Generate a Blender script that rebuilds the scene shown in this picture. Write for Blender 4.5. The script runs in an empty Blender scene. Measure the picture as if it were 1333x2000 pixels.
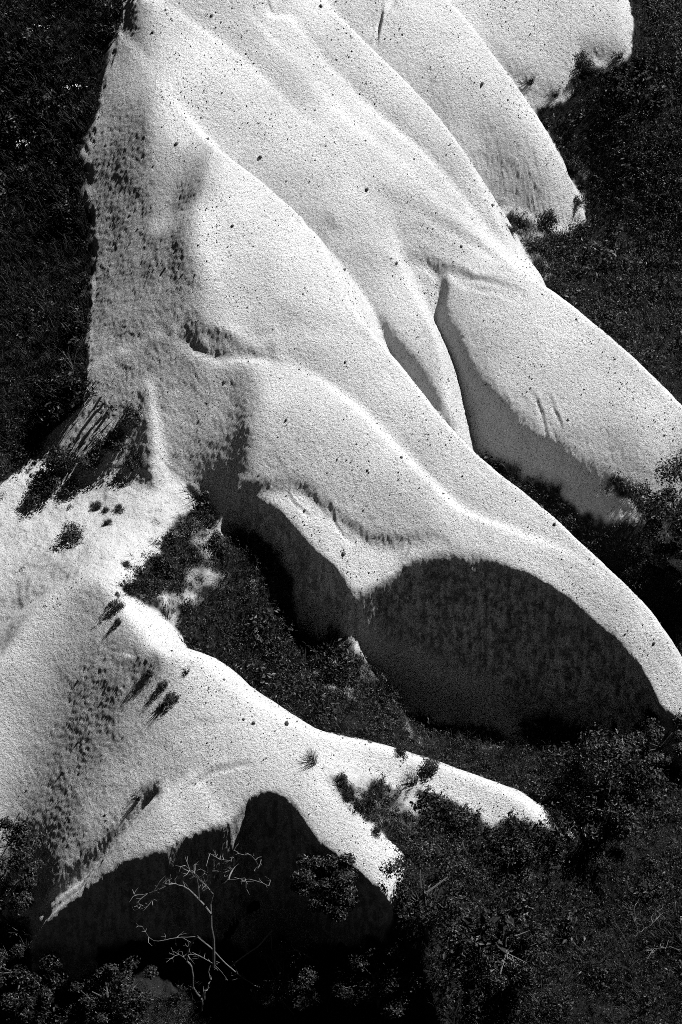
# Pale tuff fins above dark scrub, a black-and-white view from across the valley
import bpy, math, random
import numpy as np
sc = bpy.context.scene
R_ = np.random.default_rng(7); random.seed(7)
# ---------------- camera, light, exposure ---------------------------------------
PITCH = math.radians(42.0); DIST = 150.0; HALF = 10.0           # 20 m across the frame at the target point
CT = np.array([0.0, 0.0, 0.0])
FW = np.array([0.0, math.cos(PITCH), -math.sin(PITCH)]); RT = np.array([1.0, 0, 0]); UP = np.cross(RT, FW)
CAM = CT - FW * DIST
cam = bpy.data.objects.new('camera', bpy.data.cameras.new('camera')); sc.collection.objects.link(cam); sc.camera = cam
cam.location = CAM; cam.rotation_euler = (math.pi / 2 - PITCH, 0, 0)
cam.data.sensor_fit = 'HORIZONTAL'; cam.data.angle = 2 * math.atan(HALF / DIST); cam.data.clip_end = 3000; cam.data.clip_start = 1
SUN = np.array([.53, .26, .81]); SUN /= np.linalg.norm(SUN)
world = bpy.data.worlds.new('World'); sc.world = world; world.use_nodes = True
wn = world.node_tree; wn.nodes.clear()
sky = wn.nodes.new('ShaderNodeTexSky'); sky.sky_type = 'NISHITA'; sky.sun_disc = False
sky.sun_elevation = math.asin(SUN[2]); sky.sun_rotation = math.atan2(SUN[0], SUN[1])
sep = wn.nodes.new('ShaderNodeSeparateColor'); bg = wn.nodes.new('ShaderNodeBackground'); wo = wn.nodes.new('ShaderNodeOutputWorld')
wn.links.new(sky.outputs[0], sep.inputs[0]); 
q = wn.nodes.new('ShaderNodeMath'); q.operation = 'DIVIDE'; wn.links.new(sep.outputs[0], q.inputs[0]); wn.links.new(sep.outputs[1], q.inputs[1])
q2 = wn.nodes.new('ShaderNodeMath'); q2.operation = 'POWER'; wn.links.new(q.outputs[0], q2.inputs[0]); q2.inputs[1].default_value = 5.0
q3 = wn.nodes.new('ShaderNodeMath'); q3.operation = 'MULTIPLY'; wn.links.new(sep.outputs[0], q3.inputs[0]); wn.links.new(q2.outputs[0], q3.inputs[1])
wn.links.new(q3.outputs[0], bg.inputs[0])                        # added sky dimming: red channel cut by its red-to-green ratio to deepen shadows
wn.links.new(bg.outputs[0], wo.inputs[0])
sky.altitude = 1200; sky.dust_density = 0; sky.air_density = .5
bg.inputs[1].default_value = 0.05
sun = bpy.data.objects.new('sun', bpy.data.lights.new('sun', 'SUN')); sc.collection.objects.link(sun)
sun.data.energy = 5.0; sun.data.angle = math.radians(.5); sun.data.color = (1, 1, 1)
from mathutils import Vector
sun.rotation_euler = Vector(SUN).to_track_quat('Z', 'Y').to_euler(); sun.location = (30, 20, 60)
vs = sc.view_settings; vs.view_transform = 'Standard'; vs.look = 'None'; vs.gamma = 1; vs.exposure = 1.45; vs.use_curve_mapping = False
sc.cycles.max_bounces = 4; sc.cycles.diffuse_bounces = 1; sc.cycles.use_denoising = False
sc.cycles.pixel_filter_type = 'BLACKMAN_HARRIS'; sc.cycles.filter_width = .9
def ray(px, py):
    d = FW * DIST + RT * ((px - 666.5) / 666.5 * HALF) + UP * ((1000 - py) / 666.5 * HALF)
    return d
def P(px, py, z):
    d = ray(px, py); t = (z - CAM[2]) / d[2]
    return CAM + d * t
def project(x, y, z):
    dx, dy, dz = x - CAM[0], y - CAM[1], z - CAM[2]
    w = dx * FW[0] + dy * FW[1] + dz * FW[2]
    u = dx; v = dx * UP[0] + dy * UP[1] + dz * UP[2]
    k = DIST / w * 666.5 / HALF
    return 666.5 + u * k, 1000 - v * k, w
# ---------------- curves -------------------------------------------------------
def smooth(pts, step=0.22):
    p = np.asarray(pts, float); n = len(p)
    q = np.vstack([2 * p[0] - p[1], p, 2 * p[-1] - p[-2]]); out = []
    for i in range(1, n):
        a, b, c, d = q[i - 1:i + 3]
        m = max(2, int(np.linalg.norm((c - b)[:2]) / step) + 1)
        t = np.linspace(0, 1, m, endpoint=False)[:, None]
        out.append(.5 * ((2 * b) + (c - a) * t + (2 * a - 5 * b + 4 * c - d) * t * t + (3 * b - a - 3 * c + d) * t ** 3))
    return np.vstack(out + [p[-1:]])
def along(line, x, y):
    """signed plan distance to a polyline (positive on its right) and the columns 2.. of the nearest point"""
    x = x.ravel(); y = y.ravel()
    best = np.full(x.shape, 1e18); sd = np.zeros_like(x); val = np.zeros((x.size, line.shape[1] - 2))
    for i in range(len(line) - 1):
        a, b = line[i], line[i + 1]; ex, ey = b[0] - a[0], b[1] - a[1]; L2 = ex * ex + ey * ey + 1e-12
        wx, wy = x - a[0], y - a[1]
        t = np.clip((wx * ex + wy * ey) / L2, 0, 1)
        dx, dy = wx - t * ex, wy - t * ey; d2 = dx * dx + dy * dy
        m = d2 < best - 1e-12
        if not m.any(): continue
        best[m] = d2[m]; s = np.sign(wx * ey - wy * ex)[m]
        sd[m] = np.sqrt(d2[m]) * np.where(s == 0, 1, s)
        val[m] = a[2:] + (b[2:] - a[2:]) * t[m][:, None]
    return sd, val
def sp(v, b):                                # softplus of width b
    t = np.clip(v / b, -40, 40)
    return b * np.log1p(np.exp(t))
def smax(a, b, k): 
    h = np.clip(.5 + .5 * (a - b) / k, 0, 1); return b + (a - b) * h + k * h * (1 - h)
def smin(a, b, k): return -smax(-a, -b, k)
class Fin:
    def __init__(s, name, pts, mf=.6, mb=1.4, r=.35, w=99, m2=1.8, b=.5, grp=None):
        s.name, s.mb, s.r, s.b, s.grp = name, mb, r, b, grp
        rows = []
        for q in pts:
            X = P(q[0], q[1], q[2]); ex = q[3] if len(q) > 3 else {}
            rows.append([X[0], X[1], q[2], ex.get('mf', mf), ex.get('w', w), ex.get('m2', m2), ex.get('mb', mb)])
        s.line = smooth(rows); s.pts = pts
    def h(s, x, y):
        sd, v = along(s.line, x, y); z, mf, w, m2, mb = v.T
        f = np.sqrt(np.maximum(sd, 0) ** 2 + s.r ** 2) - s.r; bk = np.sqrt(np.minimum(sd, 0) ** 2 + s.r ** 2) - s.r
        o = z - mf * f - np.maximum(m2 - mf, 0) * (sp(f - w, s.b) - sp(-w, s.b)) - mb * bk
        return o.reshape(x.shape)
class Cut:                                    # a steep face: everything on the right of the line falls off at slope m
    def __init__(s, pts, m=1.5, k=.5, up=None):
        s.line = smooth([list(P(*q[:3])[:2]) + [q[2] + (q[4] if len(q) > 4 else 0), q[3] if len(q) > 3 and q[3] else m] for q in pts], .25); s.k, s.pts = k, pts
    def h(s, x, y):
        sd, v = along(s.line, x, y)
        return (v[:, 0] - v[:, 1] * sd).reshape(x.shape)
def tps(pts, q=None):
    q = np.array([list(P(*p)[:2]) + [p[2]] for p in pts]) if q is None else q; n = len(q)
    def K(d2): return np.where(d2 > 1e-9, .5 * d2 * np.log(d2 + 1e-12), 0)
    A = np.zeros((n + 3, n + 3)); A[:n, :n] = K(((q[:, None, :2] - q[None, :, :2]) ** 2).sum(-1)) + np.eye(n) * .3
    A[:n, n] = 1; A[:n, n + 1:] = q[:, :2]; A[n, :n] = 1; A[n + 1:, :n] = q[:, :2].T
    s = np.linalg.solve(A, np.r_[q[:, 2], 0, 0, 0])
    def f(x, y):
        o = s[n] + s[n + 1] * x + s[n + 2] * y
        for i in range(n): o = o + s[i] * K((x - q[i, 0]) ** 2 + (y - q[i, 1]) ** 2)
        return o
    return f
# ---------------- the land -----------------------------------------------------
def chain(*pts):
    """(px,py,z), then (px,py,slope): the height that gives that fall along the way from the point before"""
    out = [tuple(pts[0][:3])]
    for px, py, m in pts[1:]:
        a = P(*out[-1]); lo, hi = -25., 25.
        f = lambda z: (a[2] - z) - m * np.hypot(*(P(px, py, z) - a)[:2])
        zs = np.linspace(a[2] - 14, a[2] + 14, 5601); d = P_many(px, py, zs) - a
        e = (a[2] - zs) - m * np.hypot(d[:, 0], d[:, 1]); k = np.where(np.diff(np.sign(e)) != 0)[0]
        z = zs[k[np.argmin(abs(zs[k] - a[2]))]] if len(k) else zs[np.argmin(abs(e))]
        out.append((px, py, float(z)))
    return out
def P_many(px, py, zs):
    d = ray(px, py); t = (zs - CAM[2]) / d[2]
    return CAM + d[None] * t[:, None]
def onto(f, px, py, lift=0.):
    """height at which the sight line of a pixel meets the surface f raised by lift"""
    zs = np.linspace(20, -12, 1601); q = P_many(px, py, zs); e = q[:, 2] - f(q[:, 0], q[:, 1]) - lift
    k = np.where(e < 0)[0]
    return float(zs[k[0]]) if len(k) else -5.
def lay(f, pts, lift=0.): return [(a[0], a[1], onto(f, a[0], a[1], a[2] if len(a) > 2 else lift)) for a in pts]
GROUND = [(-250,950,2.0),(0,950,2.1),(0,500,5.1),(0,300,6.6),(0,100,8.2),(0,-100,9.6),(-250,300,6.2),(195,500,5.75),(200,410,6.5),(188,300,7.5),(215,190,8.5),(188,700,4.4),(240,800,3.6),(290,880,3.0),(388,1003,2.1),(350,965,2.4),(335,1020,2.15),(245,100,9.4),(100,880,2.6),(255,-60,10.7),
 (330,930,2.6),(310,1000,2.35),(275,1080,2.15),(240,1150,2.25),(200,1110,2.3),(150,1090,2.1),(0,1060,1.3),(0,1180,.7),(-250,1200,.6),(180,1000,2.0),(400,1040,1.75),(330,1150,1.3),(350,1230,.9),(500,1180,.5),(460,1070,1.4),(600,1250,-1.1),(700,1235,-.8),(700,1282,-1.0),(665,1255,-.6),
 (800,1400,-3.3),(850,1315,-2.6),(760,1250,-1.4),(690,1195,0),(650,1172,.2),(580,1150,.5),(520,1120,.9),(930,1360,-3.4),(950,1480,-4.0),(1040,1430,-3.9),(1110,1460,-4.1),(1200,1500,-4.6),(1300,1520,-4.8),(1150,1600,-4.8),(1333,1700,-5.2),(1600,1700,-5.4),(1333,2000,-6.5),(700,2000,-6.6),
 (0,2000,-7.),(700,2300,-8),(0,1600,-3.9),(-250,1600,-4.3),(100,1770,-5),(300,1900,-6),(500,1800,-5.3),(800,1820,-4.9),(1000,1680,-4.8),(1080,1640,-4.5),(700,1560,-1.7),(850,1640,-2.8),
 (1140,430,2.2),(1333,700,1.1),(1600,700,1.0),(1050,480,2.6),(1333,0,6.0),(1130,195,5.25),(1205,120,6.05),(1240,60,6.55),(1150,112,6.2),(1100,175,5.6),(1600,0,5.6),(1060,190,5.4),(1110,260,4.4),(1150,330,3.4),(1250,970,.45),(960,885,.8),(1100,905,.95),(1200,945,.72),(1100,1000,-.4),(1150,1050,-.9),(1250,1150,-1.9),(1333,1200,-2.4),(1333,1000,-.6),(1600,1200,-2.4),(1333,-300,7.8),
 (930,345,4.3),(700,650,2.0),(600,500,3.2),(820,790,.4),(890,700,.8),(450,500,4.2)]
ground = tps(GROUND)
class Sheet:
    """a smooth skin through a crest line and the points of chains falling away from it; behind the crest it drops at slope mb"""
    def __init__(s, name, crest, chains, mb=1.5, k=.4, extra=(), dom=(), mg=1.5):
        s.name = name; s.mg = mg; s.crest = crest; z = {a[:2]: a[2] for a in crest}; pts = list(crest) + list(extra)
        dom = [tuple(a) for a in smooth([list(P(*c)) for c in crest], .8)] + [tuple(P(*c)) for c in dom]
        for c in chains:
            first = c[0] if len(c[0]) > 2 else (c[0][0], c[0][1], z[c[0]])
            cc = chain(first, *c[1:]); pts += cc[1:]; w = [P(*p) for p in cc]
            for a, b in zip(w[:-1], w[1:]): dom += [tuple(a * .5 + b * .5), tuple(b)]
        s.q = np.array(dom)[:, :2]; s.f = tps(pts); s.cut = Cut(crest[::-1], m=mb, k=k, up=mb); s.pts = pts
    def h(s, x, y):
        d = np.full(x.shape, 1e9)
        for a, b in s.q: d = np.minimum(d, (x - a) ** 2 + (y - b) ** 2)
        return smin(s.f(x, y), s.cut.h(x, y) + .05 * s.cut.k, s.cut.k) - 2.5 * sp(np.sqrt(d) - s.mg, .12) - .5 * np.maximum(np.sqrt(d) - s.mg, 0) ** 2
def lift(f, pts):                                # a[3]: raise the line there without moving it
    return [(a[0], a[1], onto(f, a[0], a[1], a[2])) + ((None, a[3]) if len(a) > 3 else ()) for a in pts]
FL = [(235,20,9.3),(225,170,8.3),(195,300,7.3),(200,450,6.2),(205,520,5.7),(195,650,4.8),(215,760,4.1),(250,840,3.6),(275,350,7.6),(270,600,6),(260,200,8.8),(275,60,10)]
F1 = Sheet('F1', chain((1000,-300,11),(1130,-150,.75),(1200,-40,.75),(1216,50,.8),(1208,100,1.0)),
  [[(1000,-300),(900,-150,.4),(860,0,.6),(840,90,.8)],[(1130,-150),(1080,-50,.4),(1020,60,.6),(985,130,.8),(960,190,1.2)],[(1200,-40),(1155,40,.5),(1105,120,.7),(1080,165,.9)],[(1216,50),(1190,90,.7)]], mb=1.8, k=.3, mg=1.25)
F1C = Cut(lift(F1.f, [(840,40,.3),(930,80,.1),(1000,122,0),(1060,150,0),(1108,158,0),(1122,125,0),(1132,78,0),(1170,84,0),(1200,84,0),(1226,40,0)]) + [(1260,0,6.5)], m=2.5, k=.15)
F2 = Sheet('F2', [(740,-160,10.8),(880,0,8.9),(960,100,7.5),(1040,210,5.9),(1090,300,4.6),(1115,345,3.8),(1145,425,2.4),(1180,500,.8)],
  [[(740,-160),(680,-60,.3),(620,40,.6)],[(880,0),(840,60,.2),(790,140,.6),(760,220,1.2)],[(960,100),(925,150,.2),(885,220,.7),(862,280,1.5)],[(1040,210),(1010,255,.25),(975,308,1.),(955,360,1.8)],[(1090,300),(1070,335,.35),(1040,380,1.1),(1020,430,1.8)],[(1115,345),(1095,380,.5),(1075,425,1.3)],[(1145,425),(1125,450,1)]], mb=1.8, k=.2, mg=1.2)
F3 = Sheet('F3', [(520,-140,11.6),(635,0,10.3),(685,50,9.8),(750,114,9.0),(822,186,8.1),(876,252,7.3),(924,324,6.4),(960,396,5.5),(990,462,4.7),(1003,512,4.1),(1020,580,3)],
  [[(520,-140),(480,-80,.2),(440,-20,.6)],[(635,0),(600,40,.15),(540,110,.6)],[(750,114),(715,150,.15),(660,215,.65)],[(822,186),(790,220,.15),(735,280,.7)],[(876,252),(850,285,.2),(800,345,.75)],[(924,324),(900,355,.3),(855,400,.8)],[(960,396),(940,425,.4),(905,460,.8)],[(990,462),(970,490,.6)]], mb=1.8, k=.2)
FA = Sheet('FA', lift(F3.h, [(250,-200,0),(360,-130,.1),(470,-90,.15),(570,40,.15),(630,120,.18),(672,159,.2),(720,210,.22),(828,300,.28),(876,354,.3),(930,420,.27),(972,474,.22)])
   + [(1008,516,4.9),(1100,580,4.35),(1220,680,3.4),(1333,790,2.4),(1450,900,1.3),(1600,1050,-.8)],
  [[(470,-90),(430,-40,.2),(380,30,.6)],[(630,120),(600,150,.15),(550,200,.45),(500,270,.6)],[(720,210),(690,245,.15),(640,310,.45),(590,380,.6)],[(828,300),(800,330,.15),(750,400,.4),(700,460,.6),(650,530,.8)],[(930,420),(895,455,.2),(840,510,.5),(780,580,.7),(740,640,.9)],
   [(1008,516),(965,560,.35),(910,635,.6),(888,710,1.1),(875,790,1.5)],[(1100,580),(1060,635,.35),(1020,700,.55),(975,765,.65),(940,815,.9),(920,880,1.5)],[(1220,680),(1180,735,.4),(1145,790,.6),(1105,845,.7),(1080,900,1.5)],[(1333,790),(1295,840,.4),(1250,890,.6),(1200,930,.8),(1180,980,1.5)],[(1450,900),(1400,950,.5),(1350,990,.9)],[(1600,1050),(1500,1150,.8)]], mb=1.6, k=.25)
FAB = Sheet('FAB', lift(FA.h, [(560,110,.03),(654,216,.06),(720,276,.07),(780,324,.07),(840,384,.06),(900,432,.06),(960,485,.0)]),
  [[(560,110),(500,180,.5)],[(654,216),(625,250,.2),(570,310,.6)],[(720,276),(690,310,.2),(635,380,.6)],[(780,324),(750,360,.2),(700,430,.6)],[(840,384),(810,415,.25),(770,460,.65)],[(900,432),(860,480,.55)],[(960,485),(920,530,.6)]], mb=.7, k=.2)
FB = Sheet('FB', lift(FA.h, [(300,0,.1),(402,66,.14),(480,126,.14),(576,222,.13),(660,294,.1),(738,372,.08),(755,410,.1)]) + [(770,470,5.6),(792,532,4.95),(828,600,4.35),(860,672,3.75),(873,745,3.15),(877,830,2.35),(880,880,1.6)],
  [[(300,0),(290,100,.4)],[(402,66),(375,105,.15),(340,170,.4),(330,240,.55)],[(480,126),(455,160,.15),(410,230,.5),(385,290,.7)],[(576,222),(550,255,.15),(505,320,.55),(475,375,.8)],[(660,294),(635,330,.15),(590,395,.6),(565,440,.9)],[(738,372),(710,410,.2),(660,480,.6),(620,530,1.0)],[(770,470),(710,530,.4),(670,590,.8),(640,640,1.2)],[(792,532),(745,585,.4),(700,640,.8),(680,690,1.4)],[(828,600),(790,650,.45),(750,710,.9),(730,760,1.5)],[(860,672),(835,715,.55),(800,775,.9),(780,830,1.5)],[(873,745),(862,790,.8),(840,840,1.4)]], mb=2.2, k=.3, dom=FL, extra=[(262,190,9.7),(245,250,9.2),(228,320,8.7)])
F5 = Sheet('F5', lift(FB.h, [(285,130,-.35),(325,185,-.02),(360,222,.12)]) + [(430,290,9.5),(520,360,8.6),(610,445,7.6),(650,520,7),(700,612,6.1),(790,722,5.0),(870,822,4.1),(960,910,3.2),(1050,980,2.4),(1180,1100,1.0),(1270,1190,-.2),(1318,1270,-1.3),(1350,1350,-2.4),(1400,1450,-4)],
  [[(325,185),(310,280,.4)],[(360,222),(345,320,.35),(330,430,.5)],[(430,290),(410,340,.15),(385,430,.45),(370,520,.5)],[(520,360),(490,410,.15),(440,500,.45),(400,600,.5),(380,700,.6)],[(610,445),(580,490,.15),(530,570,.45),(470,650,.6),(450,720,.8)],[(650,520),(625,560,.15),(580,630,.5),(540,690,.7)],[(700,612),(675,650,.2),(630,720,.6),(600,780,.9)],[(790,722),(760,760,.25),(720,820,.6),(700,860,.8)],[(870,822),(845,855,.25),(800,910,.65)],[(960,910),(930,945,.25),(880,1000,.65)],[(1050,980),(1020,1020,.3),(990,1060,.7)],[(1180,1100),(1150,1130,.3),(1110,1170,.7)],[(1270,1190),(1245,1225,.35),(1210,1270,.8)],[(1318,1270),(1290,1330,.8)]], mb=1.8, k=.2, dom=FL)
_u = lambda x, y: np.maximum(np.maximum(FA.h(x, y), FB.h(x, y)), F5.h(x, y))
C1P = [(560,1180,-.5),(640,1190,-.2),(690,1160,.4),(740,1140,.8),(790,1110,1.3),(840,1090,1.6),(890,1087,1.65),(950,1105,1.4),(1010,1117,1.2),(1060,1140,.9),(1120,1177,.4),(1170,1222,-.1),(1220,1272,-.6),(1260,1322,-1.1),(1290,1382,-1.7),(1333,1442,-2.3),(1400,1520,-3.2)]
F6 = Sheet('F6', [(345,640,6.4),(395,648,6.3),(440,665,6.0),(520,695,5.6)] + lift(F5.h, [(620,740,.25),(700,800,.3),(780,880,.35),(850,950,.35),(910,1000,.3),(1010,1040,.22),(1130,1095,.0),(1250,1200,-.1),(1320,1310,-.1)]) + [(1360,1400,-3.2),(1420,1500,-5)],
 [[(395,648),(350,720,.4),(300,800,.5),(260,880,.6)],[(440,665),(400,740,.4),(360,840,.6),(330,940,.7)],[(520,695),(490,750,.35),(440,850,.6),(400,950,.7),(390,1040,.8)],[(620,740),(595,780,.25),(545,860,.65),(500,930,.9),(470,1000,1.1)],[(700,800),(680,835,.25),(640,905,.7),(610,965,1.0),(590,1030,1.2)],
 [(780,880),(765,910,.3),(735,970,.8),(710,1030,1.1),(700,1090,1.1)],[(850,950),(838,980,.4),(820,1030,1.),(800,1100,1.1)],[(910,1000),(905,1025,.4),(895,1065,.9),(890,1090,1.)],
 [(1010,1040),(1010,1065,.5),(1005,1110,1.0)],[(1130,1095),(1122,1120,.5),(1110,1165,.9)],[(1250,1200),(1240,1225,.5),(1218,1268,.9)],[(1320,1310),(1300,1370,.9)]], mb=1.3, k=.2)
a_ = lift(_u, [(276,0,.05),(300,80,.05),(303,210,.05),(338,320,.05),(338,450,.05),(346,560,.05),(392,640,0)]); b_ = lift(F6.h, [(440,688,0),(478,740,0),(492,800,0),(492,870,0),(485,940,0),(470,1010,0)])
BASE = [(248,40,10.15),(226,150,9.15),(192,290,7.9),(188,425,6.6),(194,600,5.5),(186,730,4.7),(232,830,3.75),(288,900,2.95),(330,935,2.5),(360,965,2.2),(388,1005,1.85),(400,1060,1.4),(400,1120,.9)]
class Flank:                                   # the long flank on the left: one skin through the shoulder line and its foot
    k = .45
    def __init__(s, sl, base, m):
        q = []
        for a, b in zip(sl, base):
            A, B = P(*a), P(*b); q += [A, B, A + (A - B) * .7, A * .5 + B * .5, B + (B - A) * .6]
        s.q = np.array(q); s.f = tps(None, s.q); s.base = base
    def h(s, x, y): return s.f(x, y)
SZ = [10.8,10.26,9.46,8.75,8.05,7.25,6.4,5.66,5.2,4.75,4.1,3.3,2.5]
S = Flank([a[:2] + (z,) for a, z in zip(a_ + b_, SZ)], BASE, 1.27)
F6.q = np.vstack([F6.q] + [np.array(P(*b)[:2])[None] for b in S.base[5:]] + [np.array((np.array(P(*b)) + np.array(P(*a))) / 2)[None, :2] for a, b in zip((a_ + b_)[5:], S.base[5:])])
FXC = Cut([(250,620,6.9,None,3.),(345,640,6.4,None,2.5),(395,648,6.3,None,1.8)] + [(a[0], a[1], a[2], None, -.12 + max(0, (540 - a[0]) / 80) + max(0, (a[0] - 950) / 150)) for a in F6.crest[2:]], m=3, k=.12)
R = Sheet('R', [(-150,1440,-1.0),(0,1290,.7),(84,1178,1.75),(170,1135,2.25),(235,1180,2.3),(290,1245,2.25),(330,1262,2.2),(390,1285,1.9),(470,1350,1.07),(600,1422,.2),(760,1462,-.8),(960,1532,-2.1),(1040,1580,-2.7),(1090,1640,-3.6),(1120,1720,-4.8)],
 [[(0,1290),(-40,1400,1.1),(-80,1550,1.15)],[(84,1178),(60,1280,.95),(20,1400,1.14),(-10,1550,1.16),(-40,1700,1.18)],[(170,1135),(150,1230,.72),(100,1350,1.06),(60,1500,1.12),(20,1650,1.18),(0,1850,1.6)],
 [(235,1180),(210,1340,.75),(190,1450,1.05),(140,1580,1.10),(90,1750,1.18),(60,1950,1.8)],[(330,1262),(330,1350,.9),(310,1450,1.04),(290,1560,1.07),(210,1700,1.12),(180,1900,1.8)],
 [(390,1285),(400,1370,.7),(410,1450,.9),(400,1530,1.),(370,1610,1.04),(330,1700,1.07),(330,1900,2)],[(470,1350),(490,1420,.55),(505,1490,.8),(515,1540,1.),(520,1700,1.18)],
 [(600,1422),(590,1480,.45),(640,1560,.55),(700,1650,.6),(760,1730,.75),(800,1820,1.07)],[(760,1462),(740,1520,.6),(790,1600,.7),(850,1700,.8),(880,1780,1.)],[(960,1532),(930,1600,.7),(980,1680,.8)]], mb=.9, k=.4)
# the groove under the near fin, the lobe below it, the cave walls and the buttress
GR = Cut(lift(F6.h, [(260,1080,0),(330,1010,0),(378,962,0),(420,918,0),(478,930,0),(530,945,0),(578,942,0),(609,960,0),(635,987,0),(700,1030,0),(735,1049,0),(800,1047,0),(860,1048,0)]) + [(890,1095,1.55),(950,1115,1.3),(1060,1150,.8),(1170,1232,-.2)], m=4., k=.1)
LBL = lift(F6.h, [(500,960,-.3),(530,952,-.25),(578,949,-.25),(609,966,-.25),(635,992,-.22),(700,1036,-.2),(735,1056,-.22),(800,1054,-.18),(860,1054,-.05),(890,1075,-.05)])
LB = Sheet('LB', LBL, [[(530,952),(545,995,.5),(550,1040,.8)],[(578,949),(585,1000,.55),(600,1060,.8)],[(609,966),(620,1020,.6),(650,1095,.8)],[(635,992),(660,1050,.6),(690,1120,.8)],[(700,1036),(715,1090,.7),(720,1145,.8)],[(735,1056),(750,1100,.7),(760,1130,.8)],[(800,1054),(800,1080,.7),(800,1110,.8)],[(860,1054),(855,1090,.8)]], mb=.25, k=.1, mg=.55)
_m = lambda x, y: np.maximum(F5.h(x, y), F6.h(x, y))
C1P = lift(LB.f, [(540,1200,-.6),(640,1195,-.2),(690,1160,0),(740,1140,0)]) + lift(_m, [a[:2] + (0,) for a in C1P[4:-1]]) + C1P[-1:]
C1 = Cut(C1P, m=4.5, k=.1)
LBC = Cut(lift(LB.f, [(420,985,-.3),(478,968,0),(530,990,0),(567,1022,0),(604,1064,0),(656,1112,0),(690,1156,0)]) + C1P[3:], m=4.5, k=.15)
C3 = Cut(lift(R.h, [(30,1960,0),(110,1885,0),(180,1840,0),(250,1782,0),(320,1738,0),(365,1685,0),(420,1640,0),(462,1592,0),(488,1562,0),(522,1552,0),(556,1562,0),(590,1602,0),(620,1645,0),(690,1695,0),(760,1765,0),(800,1850,0)]), m=4.5, k=.12)
BT = Fin('BT', lift(R.h, [(372,1512,.0),(335,1545,.25),(300,1580,.5),(230,1655,.75),(160,1735,.85),(90,1800,.8),(50,1860,.5)]), mf=3., mb=.9, r=.2)
SP = Fin('SP', chain((300,940,2.75),(300,840,-1.2),(291,748,-1.3))[::-1] + [(300,1000,1.9)], mf=1., mb=2.0, r=.12)
OC = Fin('OC', lift(ground, [(560,1132,-.2),(590,1145,.0),(640,1172,.1),(672,1200,.0),(690,1235,-.4)]), mf=2.2, mb=2.2, r=.12)
FAC = Cut(lift(FA.h, [(400,40,0,16),(540,180,0,9),(640,300,0,4),(760,400,0,2.5),(830,460,0,1),(872,530,.1),(888,590,.05,.7),(902,655,0,.3),(936,748,0),(1016,812,0),(1104,878,0),(1194,943,0),(1262,995,0)]) + [(1340,1040,-.2),(1450,1130,-1)], m=3.2, k=.2)
FBC = Cut(lift(FB.h, [(330,120,0,16),(400,260,0,8),(440,330,0,4),(560,430,0,2.5),(630,510,0,1),(676,552,0),(722,600,0),(778,668,0),(830,732,0),(866,802,0)]) + [(880,860,1.6)], m=3, k=.3)
SHEETS = [FA, FAB, FB, F3, F2, F1, F5, F6, R, LB, BT, SP, OC]
ORDER = [('FAB', .4), ('FB', .4), ('F3', .3), ('F2', .25), ('F1', .2), ('F5', .35), ('F6', .3), ('LB', .08), ('R', .3), ('BT', .15), ('SP', .15), ('OC', .15)]
def height(x, y):
    g = ground(x, y)
    hs = {f.name: f.h(x, y) for f in SHEETS}
    s = S.h(x, y)
    for n in ('FA', 'FAB', 'FB', 'F3', 'F5', 'F6'): hs[n] = smin(hs[n], s, S.k)
    hs['F5'] = smin(hs['F5'], FXC.h(x, y), FXC.k); hs['F1'] = smin(hs['F1'], F1C.h(x, y), F1C.k)
    hs['FA'] = smin(hs['FA'], FAC.h(x, y), FAC.k); hs['FB'] = smin(hs['FB'], FBC.h(x, y), FBC.k)
    c1 = C1.h(x, y); raw = np.maximum(np.maximum(np.maximum(hs['F6'], hs['F5']), hs['LB']), np.maximum(hs['R'], hs['BT']))
    for n in ('F5', 'F6'): hs[n] = smin(hs[n], c1, C1.k)
    hs['F6'] = smin(hs['F6'], GR.h(x, y), GR.k); hs['LB'] = smin(hs['LB'], LBC.h(x, y), LBC.k)
    c3 = C3.h(x, y)
    for n in ('R', 'BT'): hs[n] = smin(hs[n], c3, C3.k)
    o = hs['FA']
    for n, k in ORDER: o = smax(o, hs[n], k)
    c_ = P(225,1140,2.3); o = smax(o, g, .2 + 1.1 * np.exp(-((x - c_[0]) ** 2 + (y - c_[1]) ** 2) / 1.6 ** 2))
    return o, g, hs, np.clip(raw - o, 0, 6)
# ---------------- noise ------------------------------------------------------------
_LAT = R_.random((64, 64, 64)).astype(np.float32) * 2 - 1
def noise(x, y, z, f, seed=0):
    """smooth value noise in space, -1..1"""
    x, y, z = x * f + 17.3 * seed + 500, y * f + 5.1 * seed + 500, z * f + 9.7 * seed + 500
    i, j, k = np.floor(x).astype(int), np.floor(y).astype(int), np.floor(z).astype(int)
    a, b, c = x - i, y - j, z - k; a, b, c = [t * t * (3 - 2 * t) for t in (a, b, c)]
    i0, j0, k0, i1, j1, k1 = i & 63, j & 63, k & 63, (i + 1) & 63, (j + 1) & 63, (k + 1) & 63
    L = _LAT
    u0 = L[i0, j0, k0] * (1 - a) + L[i1, j0, k0] * a; u1 = L[i0, j1, k0] * (1 - a) + L[i1, j1, k0] * a
    v0 = L[i0, j0, k1] * (1 - a) + L[i1, j0, k1] * a; v1 = L[i0, j1, k1] * (1 - a) + L[i1, j1, k1] * a
    return (u0 * (1 - b) + u1 * b) * (1 - c) + (v0 * (1 - b) + v1 * b) * c
def inside(poly, u, v):
    p = np.array(poly, float); r = np.zeros(u.shape, bool); n = len(p)
    for i in range(n):
        (x0, y0), (x1, y1) = p[i], p[(i + 1) % n]
        if y0 == y1: continue
        c = ((y0 > v) != (y1 > v)) & (u < (x1 - x0) * (v - y0) / (y1 - y0) + x0); r ^= c
    return r
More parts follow.
